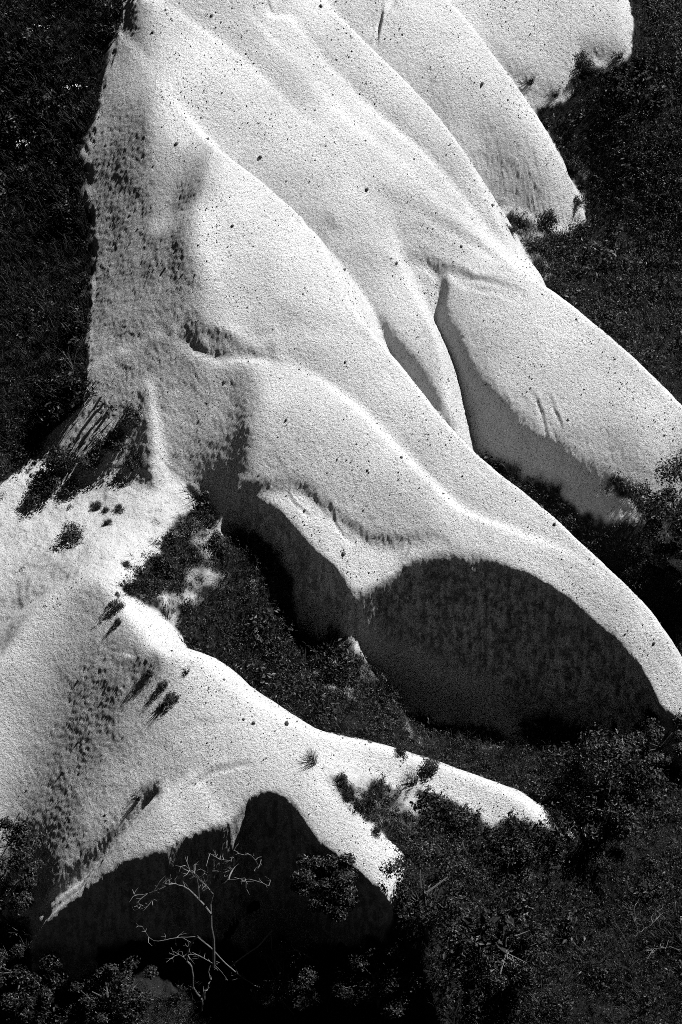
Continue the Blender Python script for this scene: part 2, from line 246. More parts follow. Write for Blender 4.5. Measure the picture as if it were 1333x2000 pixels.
def cubic_matrix(src0, step, n, dst):
    t = (dst - src0) / step; i = np.clip(np.floor(t).astype(int), 1, n - 3); f = t - i
    w = np.stack([-.5 * f + f ** 2 - .5 * f ** 3, 1 - 2.5 * f ** 2 + 1.5 * f ** 3, .5 * f + 2 * f ** 2 - 1.5 * f ** 3, -.5 * f ** 2 + .5 * f ** 3], 1)
    return i, w
# ---------------- the height of the land on a grid ----------------------------------
STEP, FINE = .10, .04
X0, X1, Y0, Y1 = -13.6, 15.0, -17.4, 20.4
cx = np.arange(X0, X1 + STEP * 4, STEP); cy = np.arange(Y0, Y1 + STEP * 4, STEP)
GX, GY = np.meshgrid(cx, cy)
CH, CG, CHS, CD = height(GX, GY)
def blur(A):
    for ax in (0, 1): A = .25 * np.roll(A, 1, ax) + .5 * A + .25 * np.roll(A, -1, ax)
    return A
steep = np.hypot(*np.gradient(CH, STEP)); w_ = np.clip((3.2 - steep) / 1.5, 0, 1); CH = CH * (1 - w_) + blur(CH) * w_
fx = np.arange(X0 + STEP * 2, X1, FINE); fy = np.arange(Y0 + STEP * 2, Y1, FINE)
ix, wx = cubic_matrix(X0, STEP, len(cx), fx); iy, wy = cubic_matrix(Y0, STEP, len(cy), fy)
def upsample(A):
    B = sum(A[:, ix + o - 1] * wx[:, o][None] for o in range(4))
    return sum(B[iy + o - 1] * wy[:, o][:, None] for o in range(4))
FH, FG = upsample(CH), upsample(CG)
NAMES = [f.name for f in SHEETS]; FS = np.stack([upsample(CHS[n]) for n in NAMES])
def terrain_z(x, y):
    i = np.clip(((np.asarray(x) - fx[0]) / FINE), 0, len(fx) - 1.001); j = np.clip(((np.asarray(y) - fy[0]) / FINE), 0, len(fy) - 1.001)
    a, b = i.astype(int), j.astype(int); u, v = i - a, j - b
    return FH[b, a] * (1 - u) * (1 - v) + FH[b, a + 1] * u * (1 - v) + FH[b + 1, a] * (1 - u) * v + FH[b + 1, a + 1] * u * v
def pick(px, py):
    """where the sight line of a pixel first meets the land"""
    zs = np.linspace(16, -11, 2701); q = P_many(px, py, zs); e = q[:, 2] - terrain_z(q[:, 0], q[:, 1])
    k = np.where((e < 0) & (q[:, 0] > X0 + .5) & (q[:, 0] < X1 - .5) & (q[:, 1] > Y0 + .5) & (q[:, 1] < Y1 - .5))[0]
    return q[k[0]] if len(k) else q[-1]
# folds and cracks in the skin of the fins: pixel lines, depth, width
FOLDS = [([(285,1285),(310,1292),(335,1298)], .2, .32), ([(300,1545),(285,1558),(240,1610),(190,1668),(140,1722),(90,1770)], -.4, .15), ([(575,425),(600,438),(630,448),(665,453),(710,452)], -.08, .15), ([(775,498),(820,513),(870,528),(930,548),(1015,572)], -.10, .14), ([(744,384),(810,408),(870,444),(930,480),(985,512)], -.05, .14),
 ([(880,545),(940,566),(1000,580)], -.05, .10), ([(700,470),(760,500),(790,520)], .05, .2), ([(748,-20),(746,20),(741,50),(735,88)], -.12, .05), ([(355,655),(390,675),(430,687),(480,690),(520,700)], -.22, .18),
 ([(1040,770),(1055,800),(1070,835)], -.06, .06), ([(1075,778),(1090,812),(1095,832)], -.05, .05), ([(400,395),(470,300),(520,270)], -.04, .2), ([(560,640),(640,640),(700,660)], -.07, .3), ([(500,560),(430,590),(390,560)], -.05, .3),
 ([(760,1120),(790,1085),(800,1060)], -.06, .05), ([(560,960),(575,990),(600,1010),(615,1005)], -.05, .05), ([(640,1000),(670,1040),(690,1060)], -.05, .06), ([(1040,300),(1060,320),(1090,290)], -.05, .06),
 ([(350,1560),(380,1530),(430,1505),(490,1495)], -.07, .06), ([(340,1450),(370,1420),(450,1410)], -.03, .1)]
FXX, FYY = np.meshgrid(fx, fy)
for line, depth, width in FOLDS:
    q = [pick(*a) for a in line]; n = len(q)
    L = smooth([[a[0], a[1], math.sin(math.pi * (i + .35) / (n - .3)) ** .7] for i, a in enumerate(q)], .15)
    lo, hi = L[:, :2].min(0) - width * 3, L[:, :2].max(0) + width * 3
    a0, a1 = np.searchsorted(fx, [lo[0], hi[0]]); b0, b1 = np.searchsorted(fy, [lo[1], hi[1]])
    if a1 - a0 < 2 or b1 - b0 < 2: continue
    sub = (slice(b0, b1), slice(a0, a1)); x_, y_ = FXX[sub], FYY[sub]
    wob = .06 * noise(x_, y_, 0 * x_, 2.5, 3)
    sd, v = along(L, x_ + wob, y_ + wob); t = (sd / width).reshape(x_.shape)
    FH[sub] += depth * v[:, 0].reshape(x_.shape) * (np.exp(-t * t) - .35 * np.exp(-(t + 1.6) ** 2))
# ---------------- regions: which formation each patch belongs to --------------------
GROUPS = [('FA', 'FAB', 'FB'), ('F3',), ('F2',), ('F1',), ('F5',), ('F6', 'LB'), ('R', 'BT')]
reg = np.full(FH.shape, 7); best = FG + .04
for gi, g in enumerate(GROUPS):
    m = np.max([FS[NAMES.index(n)] for n in g], 0); k = m > best; reg[k] = gi; best = np.maximum(best, m)
PU, PV, _ = project(FXX, FYY, FH)
stp0 = 1 - 1 / np.sqrt(1 + np.sum(np.square(np.gradient(FH, FINE)), 0))
PUW = PU + 24 * noise(FXX, FYY, FH, .8, 61) + 14 * noise(FXX, FYY, FH, 2.4, 62); PVW = PV + 24 * noise(FXX, FYY, FH, .8, 63) + 14 * noise(FXX, FYY, FH, 2.4, 64)
VEG = [(628,1492),(690,1500),(760,1522),(830,1545),(900,1570),(960,1602),(1010,1592),(1060,1612),(1100,1640),(1200,1640),(1400,1600),(1400,2100),(690,2100),(740,1830),(775,1760),(800,1700),(775,1655),(700,1590),(650,1545)]
vegR = inside(VEG, PU + .5 * (PUW - PU), PV + .5 * (PVW - PV)) & (reg == 6)
reg[vegR] = 7
LEFT = [(-200,-200),(238,-200),(245,40),(205,170),(178,300),(188,520),(175,700),(165,790),(80,862),(0,942),(-200,1000)]
reg[inside(LEFT, PU, PV)] = 7
reg[inside([(655,1235),(745,1245),(770,1340),(660,1320)], PU, PV) & (stp0 < .72)] = 7
reg[(reg == 6) & (PV > 1875) & (PU > 190)] = 7
reg[(PU < 60) & (reg == 6) & (PV > 1800)] = 7
# ---------------- bare and overgrown ground ------------------------------------------
BARE = [[(-60,1000),(0,958),(80,880),(150,828),(185,780),(240,790),(290,742),(302,900),(335,928),(385,998),(345,1012),(330,1055),(282,1095),(240,1130),(218,1180),(245,1235),(320,1270),(100,1300),(-60,1350)],
 [(1085,935),(1130,930),(1180,950),(1235,975),(1240,1015),(1190,1010),(1130,990),(1080,965)], [(1085,255),(1115,262),(1145,330),(1140,385),(1105,360)],
 [(590,1198),(640,1222),(690,1252),(680,1262),(620,1236)], [(870,1365),(920,1375),(990,1400),(1050,1450),(1000,1450),(930,1410)], [(985,1640),(1010,1650),(1040,1690),(1025,1730),(990,1700)], [(1280,1530),(1333,1535),(1333,1575),(1290,1560)], [(960,350),(1010,365),(1000,420),(965,400)]]
SPARSE = [[(955,340),(1060,380),(1130,440),(1150,500),(1080,560),(1000,515)], [(1080,240),(1125,250),(1160,330),(1155,420),(1120,400)], [(345,1005),(430,1010),(500,1120),(420,1180),(300,1090)], [(950,880),(1080,900),(1260,960),(1250,1060),(1080,1000)], [(630,1495),(700,1500),(830,1545),(900,1570),(1080,1620),(1060,1720),(900,1640),(780,1655),(700,1590),(650,1545)],
 [(560,1130),(680,1165),(700,1260),(1080,1460),(1050,1480),(850,1400),(600,1260)], [(240,0),(262,0),(235,180),(200,300),(205,520),(195,700),(170,720),(180,520),(170,300),(200,170)], [(1110,80),(1240,60),(1235,140),(1140,210),(1110,190)], [(940,1600),(1100,1640),(1080,1740),(950,1700)], [(345,1005),(500,1130),(700,1250),(1050,1460),(900,1500),(600,1380),(400,1260),(260,1200),(300,1090)]]
nz = noise(FXX, FYY, FH, .9, 1) * .6 + noise(FXX, FYY, FH, 2.3, 2) * .5 + noise(FXX, FYY, FH, 6., 4) * .25
bare = np.zeros(FH.shape)
for i_, p in enumerate(BARE): bare[inside(p, PUW, PVW)] = (1, .5, .25, .45, .45, .15, .2, .4)[i_]
sparse = np.zeros(FH.shape)
for i_, p in enumerate(SPARSE): sparse[inside(p, PUW, PVW)] = np.maximum(sparse[inside(p, PUW, PVW)], (1., .4, 1.15, 1., 1., 1.15, 1.3, .8, 1., .85)[i_])
for _ in range(6): bare = blur(bare); sparse = blur(sparse)
RIM = [(236,-50),(264,-50),(266,30),(250,92),(224,182),(197,300),(207,420),(210,520),(216,580),(200,700),(185,700),(194,580),(189,520),(185,430),(175,300),(201,172),(230,84)]
bare = np.maximum(bare, .62 * inside(RIM, PU + .35 * (PUW - PU), PV))
near = best - .04 - FG                                  # how far the rock lies under the soil: a pale rim where it comes close
tuffm = (reg < 7).astype(float); rim = tuffm.copy()
for _ in range(14): rim = blur(rim)
bare = np.clip((bare * 1.6 + sparse * .5 + np.clip(rim * 1.3, 0, .6) + nz * .55 - .55) / .35, 0, 1)
bare[inside([(635,1220),(770,1230),(790,1360),(645,1335)], PU, PV)] *= .2
bare[reg < 7] = 1
# ---------------- relief ---------------------------------------------------------------
gy_, gx_ = np.gradient(FH, FINE); NR = np.stack([-gx_, -gy_, np.ones_like(FH)], -1); NR /= np.linalg.norm(NR, axis=-1, keepdims=True)
stp = 1 - NR[..., 2]
d = .014 * noise(FXX, FYY, FH, 1.7, 5) + .005 * noise(FXX, FYY, FH, 4.3, 6)
rough = .45 + 1.3 * np.clip(stp - .25, 0, 1)
d += rough * (.003 * noise(FXX, FYY, FH, 9., 7) + .010 * noise(FXX, FYY, FH, 15., 8) + .016 * noise(FXX, FYY, FH, 23., 9))
d += np.clip(stp - .55, 0, 1) * (.30 * noise(FXX, FYY, FH, 1.0, 41) + .14 * noise(FXX, FYY, FH * .7, 2.6, 42) + .06 * noise(FXX, FYY, FH * .6, 2.2, 10) + .012 * np.abs(noise(FXX * 1.5, FYY * 1.5, FH * .5, 5., 11)))
d[reg == 7] += (.04 * noise(FXX, FYY, FH, 2.1, 12) + .02 * noise(FXX, FYY, FH, 7., 13))[reg == 7]
V = np.stack([FXX, FYY, FH], -1) + NR * d[..., None]
# the cliffs lean out over their feet: the wall under a rim steps back
dep = upsample(CD) * np.clip((stp - .55) / .25, 0, 1); SH = FH.copy()
for _ in range(10): SH = blur(SH)
for _ in range(3): dep = blur(dep)
gy2, gx2 = np.gradient(SH, FINE); hz = np.stack([-gx2, -gy2], -1); hz /= np.linalg.norm(hz, axis=-1, keepdims=True) + 1e-6
V[..., :2] -= hz * (.32 * np.minimum(dep, 3.))[..., None]
# finished normals, shared by the pieces so that no seam shows where two formations meet
tx = np.gradient(V, axis=1); ty = np.gradient(V, axis=0); VN = np.cross(tx, ty); VN /= np.linalg.norm(VN, axis=-1, keepdims=True)
# ---------------- materials --------------------------------------------------------------
def mat(name):
    m = bpy.data.materials.new(name); m.use_nodes = True; nt = m.node_tree; b = nt.nodes['Principled BSDF']
    return m, nt, b
def N(nt, t, **kw):
    n = nt.nodes.new(t)
    for k, v in kw.items():
        if k in n.inputs: n.inputs[k].default_value = v
        else: setattr(n, k, v)
    return n
def ramp(nt, fac, stops):
    r = N(nt, 'ShaderNodeValToRGB'); e = r.color_ramp.elements
    while len(e) < len(stops): e.new(.5)
    for s, (p, c) in zip(e, stops): s.position = p; s.color = (c, c, c, 1)
    nt.links.new(fac, r.inputs[0]); return r.outputs[0]
def mul(nt, a, b, op='MULTIPLY'):
    m = N(nt, 'ShaderNodeMath', operation=op)
    for i, v in enumerate((a, b)):
        if isinstance(v, (int, float)): m.inputs[i].default_value = v
        else: nt.links.new(v, m.inputs[i])
    return m.outputs[0]
def tuff_nodes(nt, pos):
    big = N(nt, 'ShaderNodeTexNoise', Scale=.55, Detail=5); grain = N(nt, 'ShaderNodeTexNoise', Scale=29., Detail=4, Roughness=.7); fine = N(nt, 'ShaderNodeTexNoise', Scale=70., Detail=2)
    spots = N(nt, 'ShaderNodeTexVoronoi', Scale=14.); size = N(nt, 'ShaderNodeTexNoise', Scale=9.)
    for n in (big, grain, fine, spots, size): nt.links.new(pos, n.inputs['Vector'])
    c = mul(nt, ramp(nt, big.outputs[0], [(.3, .36), (.7, .44)]), ramp(nt, grain.outputs[0], [(.3, .62), (.58, 1.05)]))
    thr = mul(nt, spots.outputs['Distance'], mul(nt, ramp(nt, size.outputs[0], [(.35, 3.2), (.62, .9)]), 1.))
    c = mul(nt, c, ramp(nt, thr, [(.10, .35), (.2, 1.)]))
    sp2 = N(nt, 'ShaderNodeTexVoronoi', Scale=14.); nt.links.new(pos, sp2.inputs['Vector']); rnd = N(nt, 'ShaderNodeTexWhiteNoise'); nt.links.new(sp2.outputs['Position'], rnd.inputs['Vector'])
    on = mul(nt, rnd.outputs['Value'], .6, 'LESS_THAN'); near_ = mul(nt, sp2.outputs['Distance'], .27, 'LESS_THAN')
    c = mul(nt, c, mul(nt, 1., mul(nt, mul(nt, on, near_), .5), 'SUBTRACT'))
    sp3 = N(nt, 'ShaderNodeMapping'); sp3.inputs['Scale'].default_value = (1.6, 1.6, .8); nt.links.new(pos, sp3.inputs[0])
    li = N(nt, 'ShaderNodeTexNoise', Scale=3.2, Detail=7, Roughness=.75); nt.links.new(sp3.outputs[0], li.inputs['Vector']); la = N(nt, 'ShaderNodeAttribute', attribute_name='lichen_shade')
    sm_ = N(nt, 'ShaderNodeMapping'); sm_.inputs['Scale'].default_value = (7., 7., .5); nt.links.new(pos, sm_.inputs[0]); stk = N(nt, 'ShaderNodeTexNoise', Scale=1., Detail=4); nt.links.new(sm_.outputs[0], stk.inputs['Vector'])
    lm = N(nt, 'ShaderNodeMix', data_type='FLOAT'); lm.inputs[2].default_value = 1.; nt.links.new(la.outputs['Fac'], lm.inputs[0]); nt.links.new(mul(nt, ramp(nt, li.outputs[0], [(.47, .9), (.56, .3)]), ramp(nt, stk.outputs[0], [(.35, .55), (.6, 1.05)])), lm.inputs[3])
    c = mul(nt, c, lm.outputs[0])  # dark blotches and streaks, with the walls' deep shade painted in too
    mid = N(nt, 'ShaderNodeTexNoise', Scale=13., Detail=2, Roughness=.5); nt.links.new(pos, mid.inputs['Vector'])
    h = mul(nt, mul(nt, grain.outputs[0], mul(nt, fine.outputs[0], .55), 'ADD'), mul(nt, mid.outputs[0], .9), 'ADD')
    return c, h
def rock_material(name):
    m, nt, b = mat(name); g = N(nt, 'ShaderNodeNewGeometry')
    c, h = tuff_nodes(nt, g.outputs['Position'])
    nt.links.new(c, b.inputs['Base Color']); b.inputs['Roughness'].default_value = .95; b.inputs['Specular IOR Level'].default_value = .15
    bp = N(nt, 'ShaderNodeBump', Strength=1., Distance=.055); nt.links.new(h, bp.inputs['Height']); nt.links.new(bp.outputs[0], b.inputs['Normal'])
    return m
TUFF = rock_material('pale_tuff')
def soil_material():
    m, nt, b = mat('soil'); g = N(nt, 'ShaderNodeNewGeometry'); at = N(nt, 'ShaderNodeAttribute', attribute_name='bare')
    c, h = tuff_nodes(nt, g.outputs['Position'])
    n1 = N(nt, 'ShaderNodeTexNoise', Scale=12., Detail=6, Roughness=.75); nt.links.new(g.outputs['Position'], n1.inputs['Vector'])
    dark = ramp(nt, n1.outputs[0], [(.35, .005), (.6, .012), (.75, .03)])
    mx = N(nt, 'ShaderNodeMix', data_type='FLOAT'); nt.links.new(at.outputs['Fac'], mx.inputs[0]); nt.links.new(dark, mx.inputs[2]); nt.links.new(mul(nt, c, .78), mx.inputs[3])
    nt.links.new(mx.outputs[0], b.inputs['Base Color']); b.inputs['Roughness'].default_value = .95; b.inputs['Specular IOR Level'].default_value = .1
    bp = N(nt, 'ShaderNodeBump', Strength=1., Distance=.035); nt.links.new(h, bp.inputs['Height']); nt.links.new(bp.outputs[0], b.inputs['Normal'])
    return m
SOIL = soil_material()
def plain(name, v0, v1, rough=.6, spec=.4, scale=30., bump=.0):
    m, nt, b = mat(name); g = N(nt, 'ShaderNodeTexCoord'); n1 = N(nt, 'ShaderNodeTexNoise', Scale=scale, Detail=3); nt.links.new(g.outputs['Object'], n1.inputs['Vector'])
    oi = N(nt, 'ShaderNodeObjectInfo'); f = mul(nt, mul(nt, n1.outputs[0], .6), mul(nt, oi.outputs['Random'], .4), 'ADD')
    nt.links.new(ramp(nt, f, [(.25, v0), (.75, v1)]), b.inputs['Base Color']); b.inputs['Roughness'].default_value = rough; b.inputs['Specular IOR Level'].default_value = spec
    if bump:
        bp = N(nt, 'ShaderNodeBump', Strength=.8, Distance=bump); nt.links.new(n1.outputs[0], bp.inputs['Height']); nt.links.new(bp.outputs[0], b.inputs['Normal'])
    return m
LEAF = plain('leaf', .003, .013, .5, .2); GRASS = plain('grass_blade', .004, .018, .6, .15); DRY = plain('dry_stalk', .03, .10, .8, .2); BARK = plain('grey_bark', .03, .08, .9, .2, 20, .01)
DEADWOOD = plain('bleached_deadwood', .05, .11, .85, .2, 25, .006); STONE = plain('dark_stone', .02, .07, .9, .2, 40, .01); PETAL = plain('white_petal', .5, .7, .7, .2)
# ---------------- meshes -----------------------------------------------------------------
COL = sc.collection
def mesh_from(name, verts, faces, material, smooth_=False, normals=None):
    me = bpy.data.meshes.new(name); verts = np.asarray(verts, np.float32); faces = np.asarray(faces, np.int32); k = faces.shape[1]
    me.vertices.add(len(verts)); me.vertices.foreach_set('co', verts.ravel()); me.loops.add(faces.size); me.loops.foreach_set('vertex_index', faces.ravel())
    me.polygons.add(len(faces)); me.polygons.foreach_set('loop_start', np.arange(0, faces.size, k, dtype=np.int32)); me.polygons.foreach_set('loop_total', np.full(len(faces), k, np.int32))
    me.update(calc_edges=True); me.polygons.foreach_set('use_smooth', np.full(len(faces), smooth_)); me.materials.append(material)
    if normals is not None: me.normals_split_custom_set_from_vertices(normals)
    return me
def put(name, me, parent=None, loc=None, **props):
    o = bpy.data.objects.new(name, me); COL.objects.link(o)
    if parent is not None: o.parent = parent
    if loc is not None: o.location = loc
    for k, v in props.items(): o[k] = v
    return o
def empty(name, loc, **props): return put(name, None, None, loc, **props)
# the land: one mesh for the ground, one for each rock formation
H_, W_ = FH.shape
idx = np.arange(H_ * W_).reshape(H_, W_); quads = np.stack([idx[:-1, :-1], idx[:-1, 1:], idx[1:, 1:], idx[1:, :-1]], -1).reshape(-1, 4)
fr = np.maximum.reduce([reg[:-1, :-1], reg[:-1, 1:], reg[1:, 1:], reg[1:, :-1]]).ravel()
LICHEN_SHADE = np.zeros(FH.shape); LICHEN_SHADE[inside([(690,1150),(840,1085),(1010,1110),(1180,1215),(1310,1400),(1250,1470),(1050,1440),(850,1330),(700,1210)], PU, PV) & (stp > .6)] = 1.  # steep shaded walls: lichen patches that also paint their shade darker
LICHEN_SHADE[inside([(400,910),(520,950),(700,1150),(700,1260),(560,1180),(430,1040)], PU, PV) & (stp > .6)] = .8; LICHEN_SHADE[(PV > 1530) & (PU < 800) & (stp > .6) & (reg == 6)] = .8
for _ in range(6): LICHEN_SHADE = blur(LICHEN_SHADE)
VF, NF, BF, LF = V.reshape(-1, 3), VN.reshape(-1, 3), bare.ravel(), LICHEN_SHADE.ravel()
def land(r, name, material, **props):
    q = quads[fr == r]; used, inv = np.unique(q, return_inverse=True)
    me = mesh_from(name, VF[used], inv.reshape(q.shape), material, True, NF[used])
    a = me.attributes.new('bare', 'FLOAT', 'POINT'); a.data.foreach_set('value', BF[used].astype(np.float32))
    a = me.attributes.new('lichen_shade', 'FLOAT', 'POINT'); a.data.foreach_set('value', LF[used].astype(np.float32))
    return put(name, me, **props)
ground_o = land(7, 'ground', SOIL, kind='structure', label='dark overgrown soil around the pale rock fins', category='ground')
LABELS = ['fluted middle slope of pale tuff, ending in the broad fin at the right edge', 'narrow pale tuff fin behind the fluted slope, its foot in sparse grass', 'pale tuff fin with a thin crack at the top edge and a pointed toe', 'farthest pale tuff slope, in the top right corner, its foot notched by grass', 'long pale tuff fin with a dark speckled flank on its left side', 'nearest pale tuff fin with the great shadowed cliff hollowed under its rim', 'low pale tuff spur at the lower left with a dark cave under it']
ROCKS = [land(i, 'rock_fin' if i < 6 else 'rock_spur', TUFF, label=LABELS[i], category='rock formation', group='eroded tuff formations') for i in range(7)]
# coarse land beyond the sharp part, out to the far slopes
gx = np.r_[-np.geomspace(13.0, 220, 22)[::-1], np.linspace(-12, 14, 14), np.geomspace(14.6, 220, 22)]; gy = np.r_[-np.geomspace(1, 240, 26)[::-1] + Y0 + 1.3, np.linspace(-15, 18, 14), np.geomspace(1, 240, 26) + Y1 - 1.3]
AX, AY = np.meshgrid(gx, gy); cxx, cyy = np.clip(AX, fx[0], fx[-1]), np.clip(AY, fy[0], fy[-1])
out_d = np.hypot(AX - cxx, AY - cyy)
AZ = np.where(out_d > 0, ground(cxx, cyy) + np.where(AY > fy[-1], .25, -.12) * np.minimum(out_d, 120) - .05 + .02 * out_d * noise(AX, AY, 0 * AX, .12, 21), terrain_z(cxx, cyy) - 3.0)
ii = np.arange(AX.size).reshape(AX.shape)
fq = np.stack([ii[:-1, :-1], ii[:-1, 1:], ii[1:, 1:], ii[1:, :-1]], -1).reshape(-1, 4)
me = mesh_from('terrain', np.stack([AX, AY, AZ], -1).reshape(-1, 3), fq, SOIL, True); put('terrain', me, kind='structure', label='scrub slopes beyond the fins', category='terrain')
# ---------------- plants ---------------------------------------------------------------------
def unit(v): return v / (np.linalg.norm(v, axis=-1, keepdims=True) + 1e-9)
def leaf_quads(c, n, size, rng, ratio=.55):
    """rhombic leaves: centres c, outward directions n"""
    k = len(c); t = unit(np.cross(n, rng.normal(size=(k, 3)))); b = np.cross(n, t); s = size * rng.uniform(.6, 1.3, (k, 1))
    fold = n * s * .18
    v = np.stack([c - t * s, c - b * s * ratio + fold, c + t * s, c + b * s * ratio + fold], 1).reshape(-1, 3)
    return v, np.arange(4 * k).reshape(-1, 4)
def blades(rng, n, height, spread, width):
    vs, fs = [], []; o = 0
    for i in range(n):
        a = rng.uniform(0, 6.283); r = spread * math.sqrt(rng.random()) * .45; p = np.array([math.cos(a) * r, math.sin(a) * r, -.03]); h = height * rng.uniform(.55, 1.1)
        a2 = a + rng.normal() * .7; lean = rng.uniform(.1, .65) * h; dr = np.array([math.cos(a2), math.sin(a2), 0]); sd = np.array([-dr[1], dr[0], 0]) * width * .5
        for k, t in enumerate((0, .4, .75, 1.)):
            q = p + dr * lean * t ** 1.8 + np.array([0, 0, h * (t - .25 * t ** 3 * lean / h)]); w = sd * (1 - t * .9); vs += [q - w, q + w]
        for k in range(3): fs.append([o + 2 * k, o + 2 * k + 1, o + 2 * k + 3, o + 2 * k + 2])
        o += 8
    return np.array(vs), np.array(fs)
def tube(path, radii, sides=5):
    path = np.asarray(path, float); n = len(path); vs = []
    for i in range(n):
        t = unit(path[min(i + 1, n - 1)] - path[max(i - 1, 0)]); a = unit(np.cross(t, [.31, .9, .3])); b = np.cross(t, a)
        for k in range(sides):
            an = 6.28318 * k / sides; vs.append(path[i] + (a * math.cos(an) + b * math.sin(an)) * radii[i])
    fs = [[i * sides + k, i * sides + (k + 1) % sides, (i + 1) * sides + (k + 1) % sides, (i + 1) * sides + k] for i in range(n - 1) for k in range(sides)]
    return np.array(vs), np.array(fs)
def join(parts):
    vs, fs, o = [], [], 0
    for v, f in parts: vs.append(v); fs.append(np.asarray(f) + o); o += len(v)
    return np.vstack(vs), np.vstack(fs)
def dome_leaves(rng, n, rx, ry, rz, size, clumps=9, z0=0., ratio=.55):
    """leaves gathered in clumps through a low uneven crown"""
    cc = unit(rng.normal(size=(clumps, 3))) * rng.uniform(.25, .85, (clumps, 1)); cc[:, 2] = np.abs(cc[:, 2])
    k = rng.integers(0, clumps, n); d = unit(rng.normal(size=(n, 3))); r = rng.uniform(.1, 1, (n, 1)) ** .6 * rng.uniform(.28, .5, (clumps, 1))[k]
    p = (cc[k] + d * r) * [rx, ry, rz] + [0, 0, z0]; p[:, 2] = np.maximum(p[:, 2], .01)
    nrm = unit(d + rng.normal(size=(n, 3)) * .7 + [0, 0, .5])
    return leaf_quads(p, nrm, size, rng, ratio)
lib = []                                                              # sprigs and tufts for the undergrowth
rg = np.random.default_rng(3)
def lib_add(v, f, m): o = bpy.data.objects.new('sprig', mesh_from('sprig', v, f, m)); lib.append(o)
for i in range(4): lib_add(*blades(rg, 26, .32, .30, .016), GRASS)
for i in range(4): lib_add(*join([dome_leaves(rg, 110, .24, .24, .22, .026, 7), blades(rg, 8, .3, .2, .012)]), LEAF)
for i in range(2): lib_add(*dome_leaves(rg, 150, .30, .30, .26, .020, 9), LEAF)
for i in range(2): lib_add(*blades(rg, 9, .48, .25, .009), DRY)
KINDS = [(0, 4), (4, 8), (8, 10), (10, 12)]
libc = bpy.data.collections.new('sprig_library')
for i, o in enumerate(lib): o.name = 'sprig_%02d' % i; libc.objects.link(o)
# spots: jittered grid over the soil
sp_ = .135
ux = np.arange(fx[0] + .2, fx[-1] - .2, sp_); uy = np.arange(fy[0] + .2, fy[-1] - .2, sp_); UX, UY = np.meshgrid(ux, uy)
UX = (UX + R_.uniform(-.5, .5, UX.shape) * sp_).ravel(); UY = (UY + R_.uniform(-.5, .5, UY.shape) * sp_).ravel()
jj = np.clip(((UX - fx[0]) / FINE).astype(int), 0, W_ - 1); kk = np.clip(((UY - fy[0]) / FINE).astype(int), 0, H_ - 1)
soil = reg[kk, jj] == 7; br = bare[kk, jj]; stn = NR[kk, jj, 2]
uu, vv = PU[kk, jj], PV[kk, jj]; infr = (uu > -90) & (uu < 1420) & (vv > -110) & (vv < 2110)
dens = np.clip(1.05 - br * 1.12, 0.012, 1) * soil * infr * (stn > .22)
keep = R_.random(UX.shape) < dens
UX, UY, kk, jj, br, uu, vv = UX[keep], UY[keep], kk[keep], jj[keep], br[keep], uu[keep], vv[keep]
UZ = V[kk, jj, 2] - .03; n = len(UX)
patch = noise(UX, UY, UZ, .35, 31) + .5 * noise(UX, UY, UZ, 1.1, 32)
rk = R_.random(n); kind = np.where(rk < .40 + patch * .35, 0, np.where(rk < .72 + patch * .2, 1, 2)); kind[R_.random(n) < .09] = 3
grassy = (vv < 800) & (uu < 260) & (R_.random(n) < .5); kind[grassy] = 0
lo_ = np.array([k[0] for k in KINDS])[kind]; hi_ = np.array([k[1] for k in KINDS])[kind]
inst = (lo_ + R_.random(n) * (hi_ - lo_)).astype(np.int32)
scl = R_.uniform(.65, 1.25, n) * (1.05 + .35 * noise(UX, UY, UZ, .6, 33)) * np.where(br > .3, .6, 1.)
scl *= 1 + 1.1 * np.clip(noise(UX, UY, UZ, .8, 34) - .15, 0, 1) * (br < .2)
mound = (R_.random(n) < .05) & (kind > 0) & (kind < 3) & (br < .1); scl[mound] *= R_.uniform(1.6, 2.6, n)[mound]
me = bpy.data.meshes.new('undergrowth'); me.vertices.add(n); me.vertices.foreach_set('co', np.stack([UX, UY, UZ], 1).astype(np.float32).ravel())
for nm, tp, ar in (('scl', 'FLOAT', scl.astype(np.float32)), ('inst', 'INT', inst)): a = me.attributes.new(nm, tp, 'POINT'); a.data.foreach_set('value', ar)
rot = np.stack([R_.normal(0, .18, n), R_.normal(0, .18, n), R_.uniform(0, 6.283, n)], 1).astype(np.float32)
a = me.attributes.new('rot', 'FLOAT_VECTOR', 'POINT'); a.data.foreach_set('vector', rot.ravel())
ug = put('undergrowth', me, kind='stuff', label='dense dark grass and low scrub covering the ground around the fins', category='undergrowth')
ng = bpy.data.node_groups.new('scatter', 'GeometryNodeTree'); ng.interface.new_socket('Geometry', in_out='INPUT', socket_type='NodeSocketGeometry'); ng.interface.new_socket('Geometry', in_out='OUTPUT', socket_type='NodeSocketGeometry')
gi, go = ng.nodes.new('NodeGroupInput'), ng.nodes.new('NodeGroupOutput'); ip = ng.nodes.new('GeometryNodeInstanceOnPoints'); ci = ng.nodes.new('GeometryNodeCollectionInfo')
ci.inputs[0].default_value = libc; ci.inputs['Separate Children'].default_value = True; ci.inputs['Reset Children'].default_value = True
def named(nm, tp): q = ng.nodes.new('GeometryNodeInputNamedAttribute'); q.data_type = tp; q.inputs[0].default_value = nm; return q.outputs[0]
ng.links.new(gi.outputs[0], ip.inputs['Points']); ng.links.new(ci.outputs[0], ip.inputs['Instance']); ip.inputs['Pick Instance'].default_value = True
ng.links.new(named('inst', 'INT'), ip.inputs['Instance Index']); ng.links.new(named('scl', 'FLOAT'), ip.inputs['Scale'])
er = ng.nodes.new('FunctionNodeEulerToRotation'); ng.links.new(named('rot', 'FLOAT_VECTOR'), er.inputs[0]); ng.links.new(er.outputs[0], ip.inputs['Rotation'])
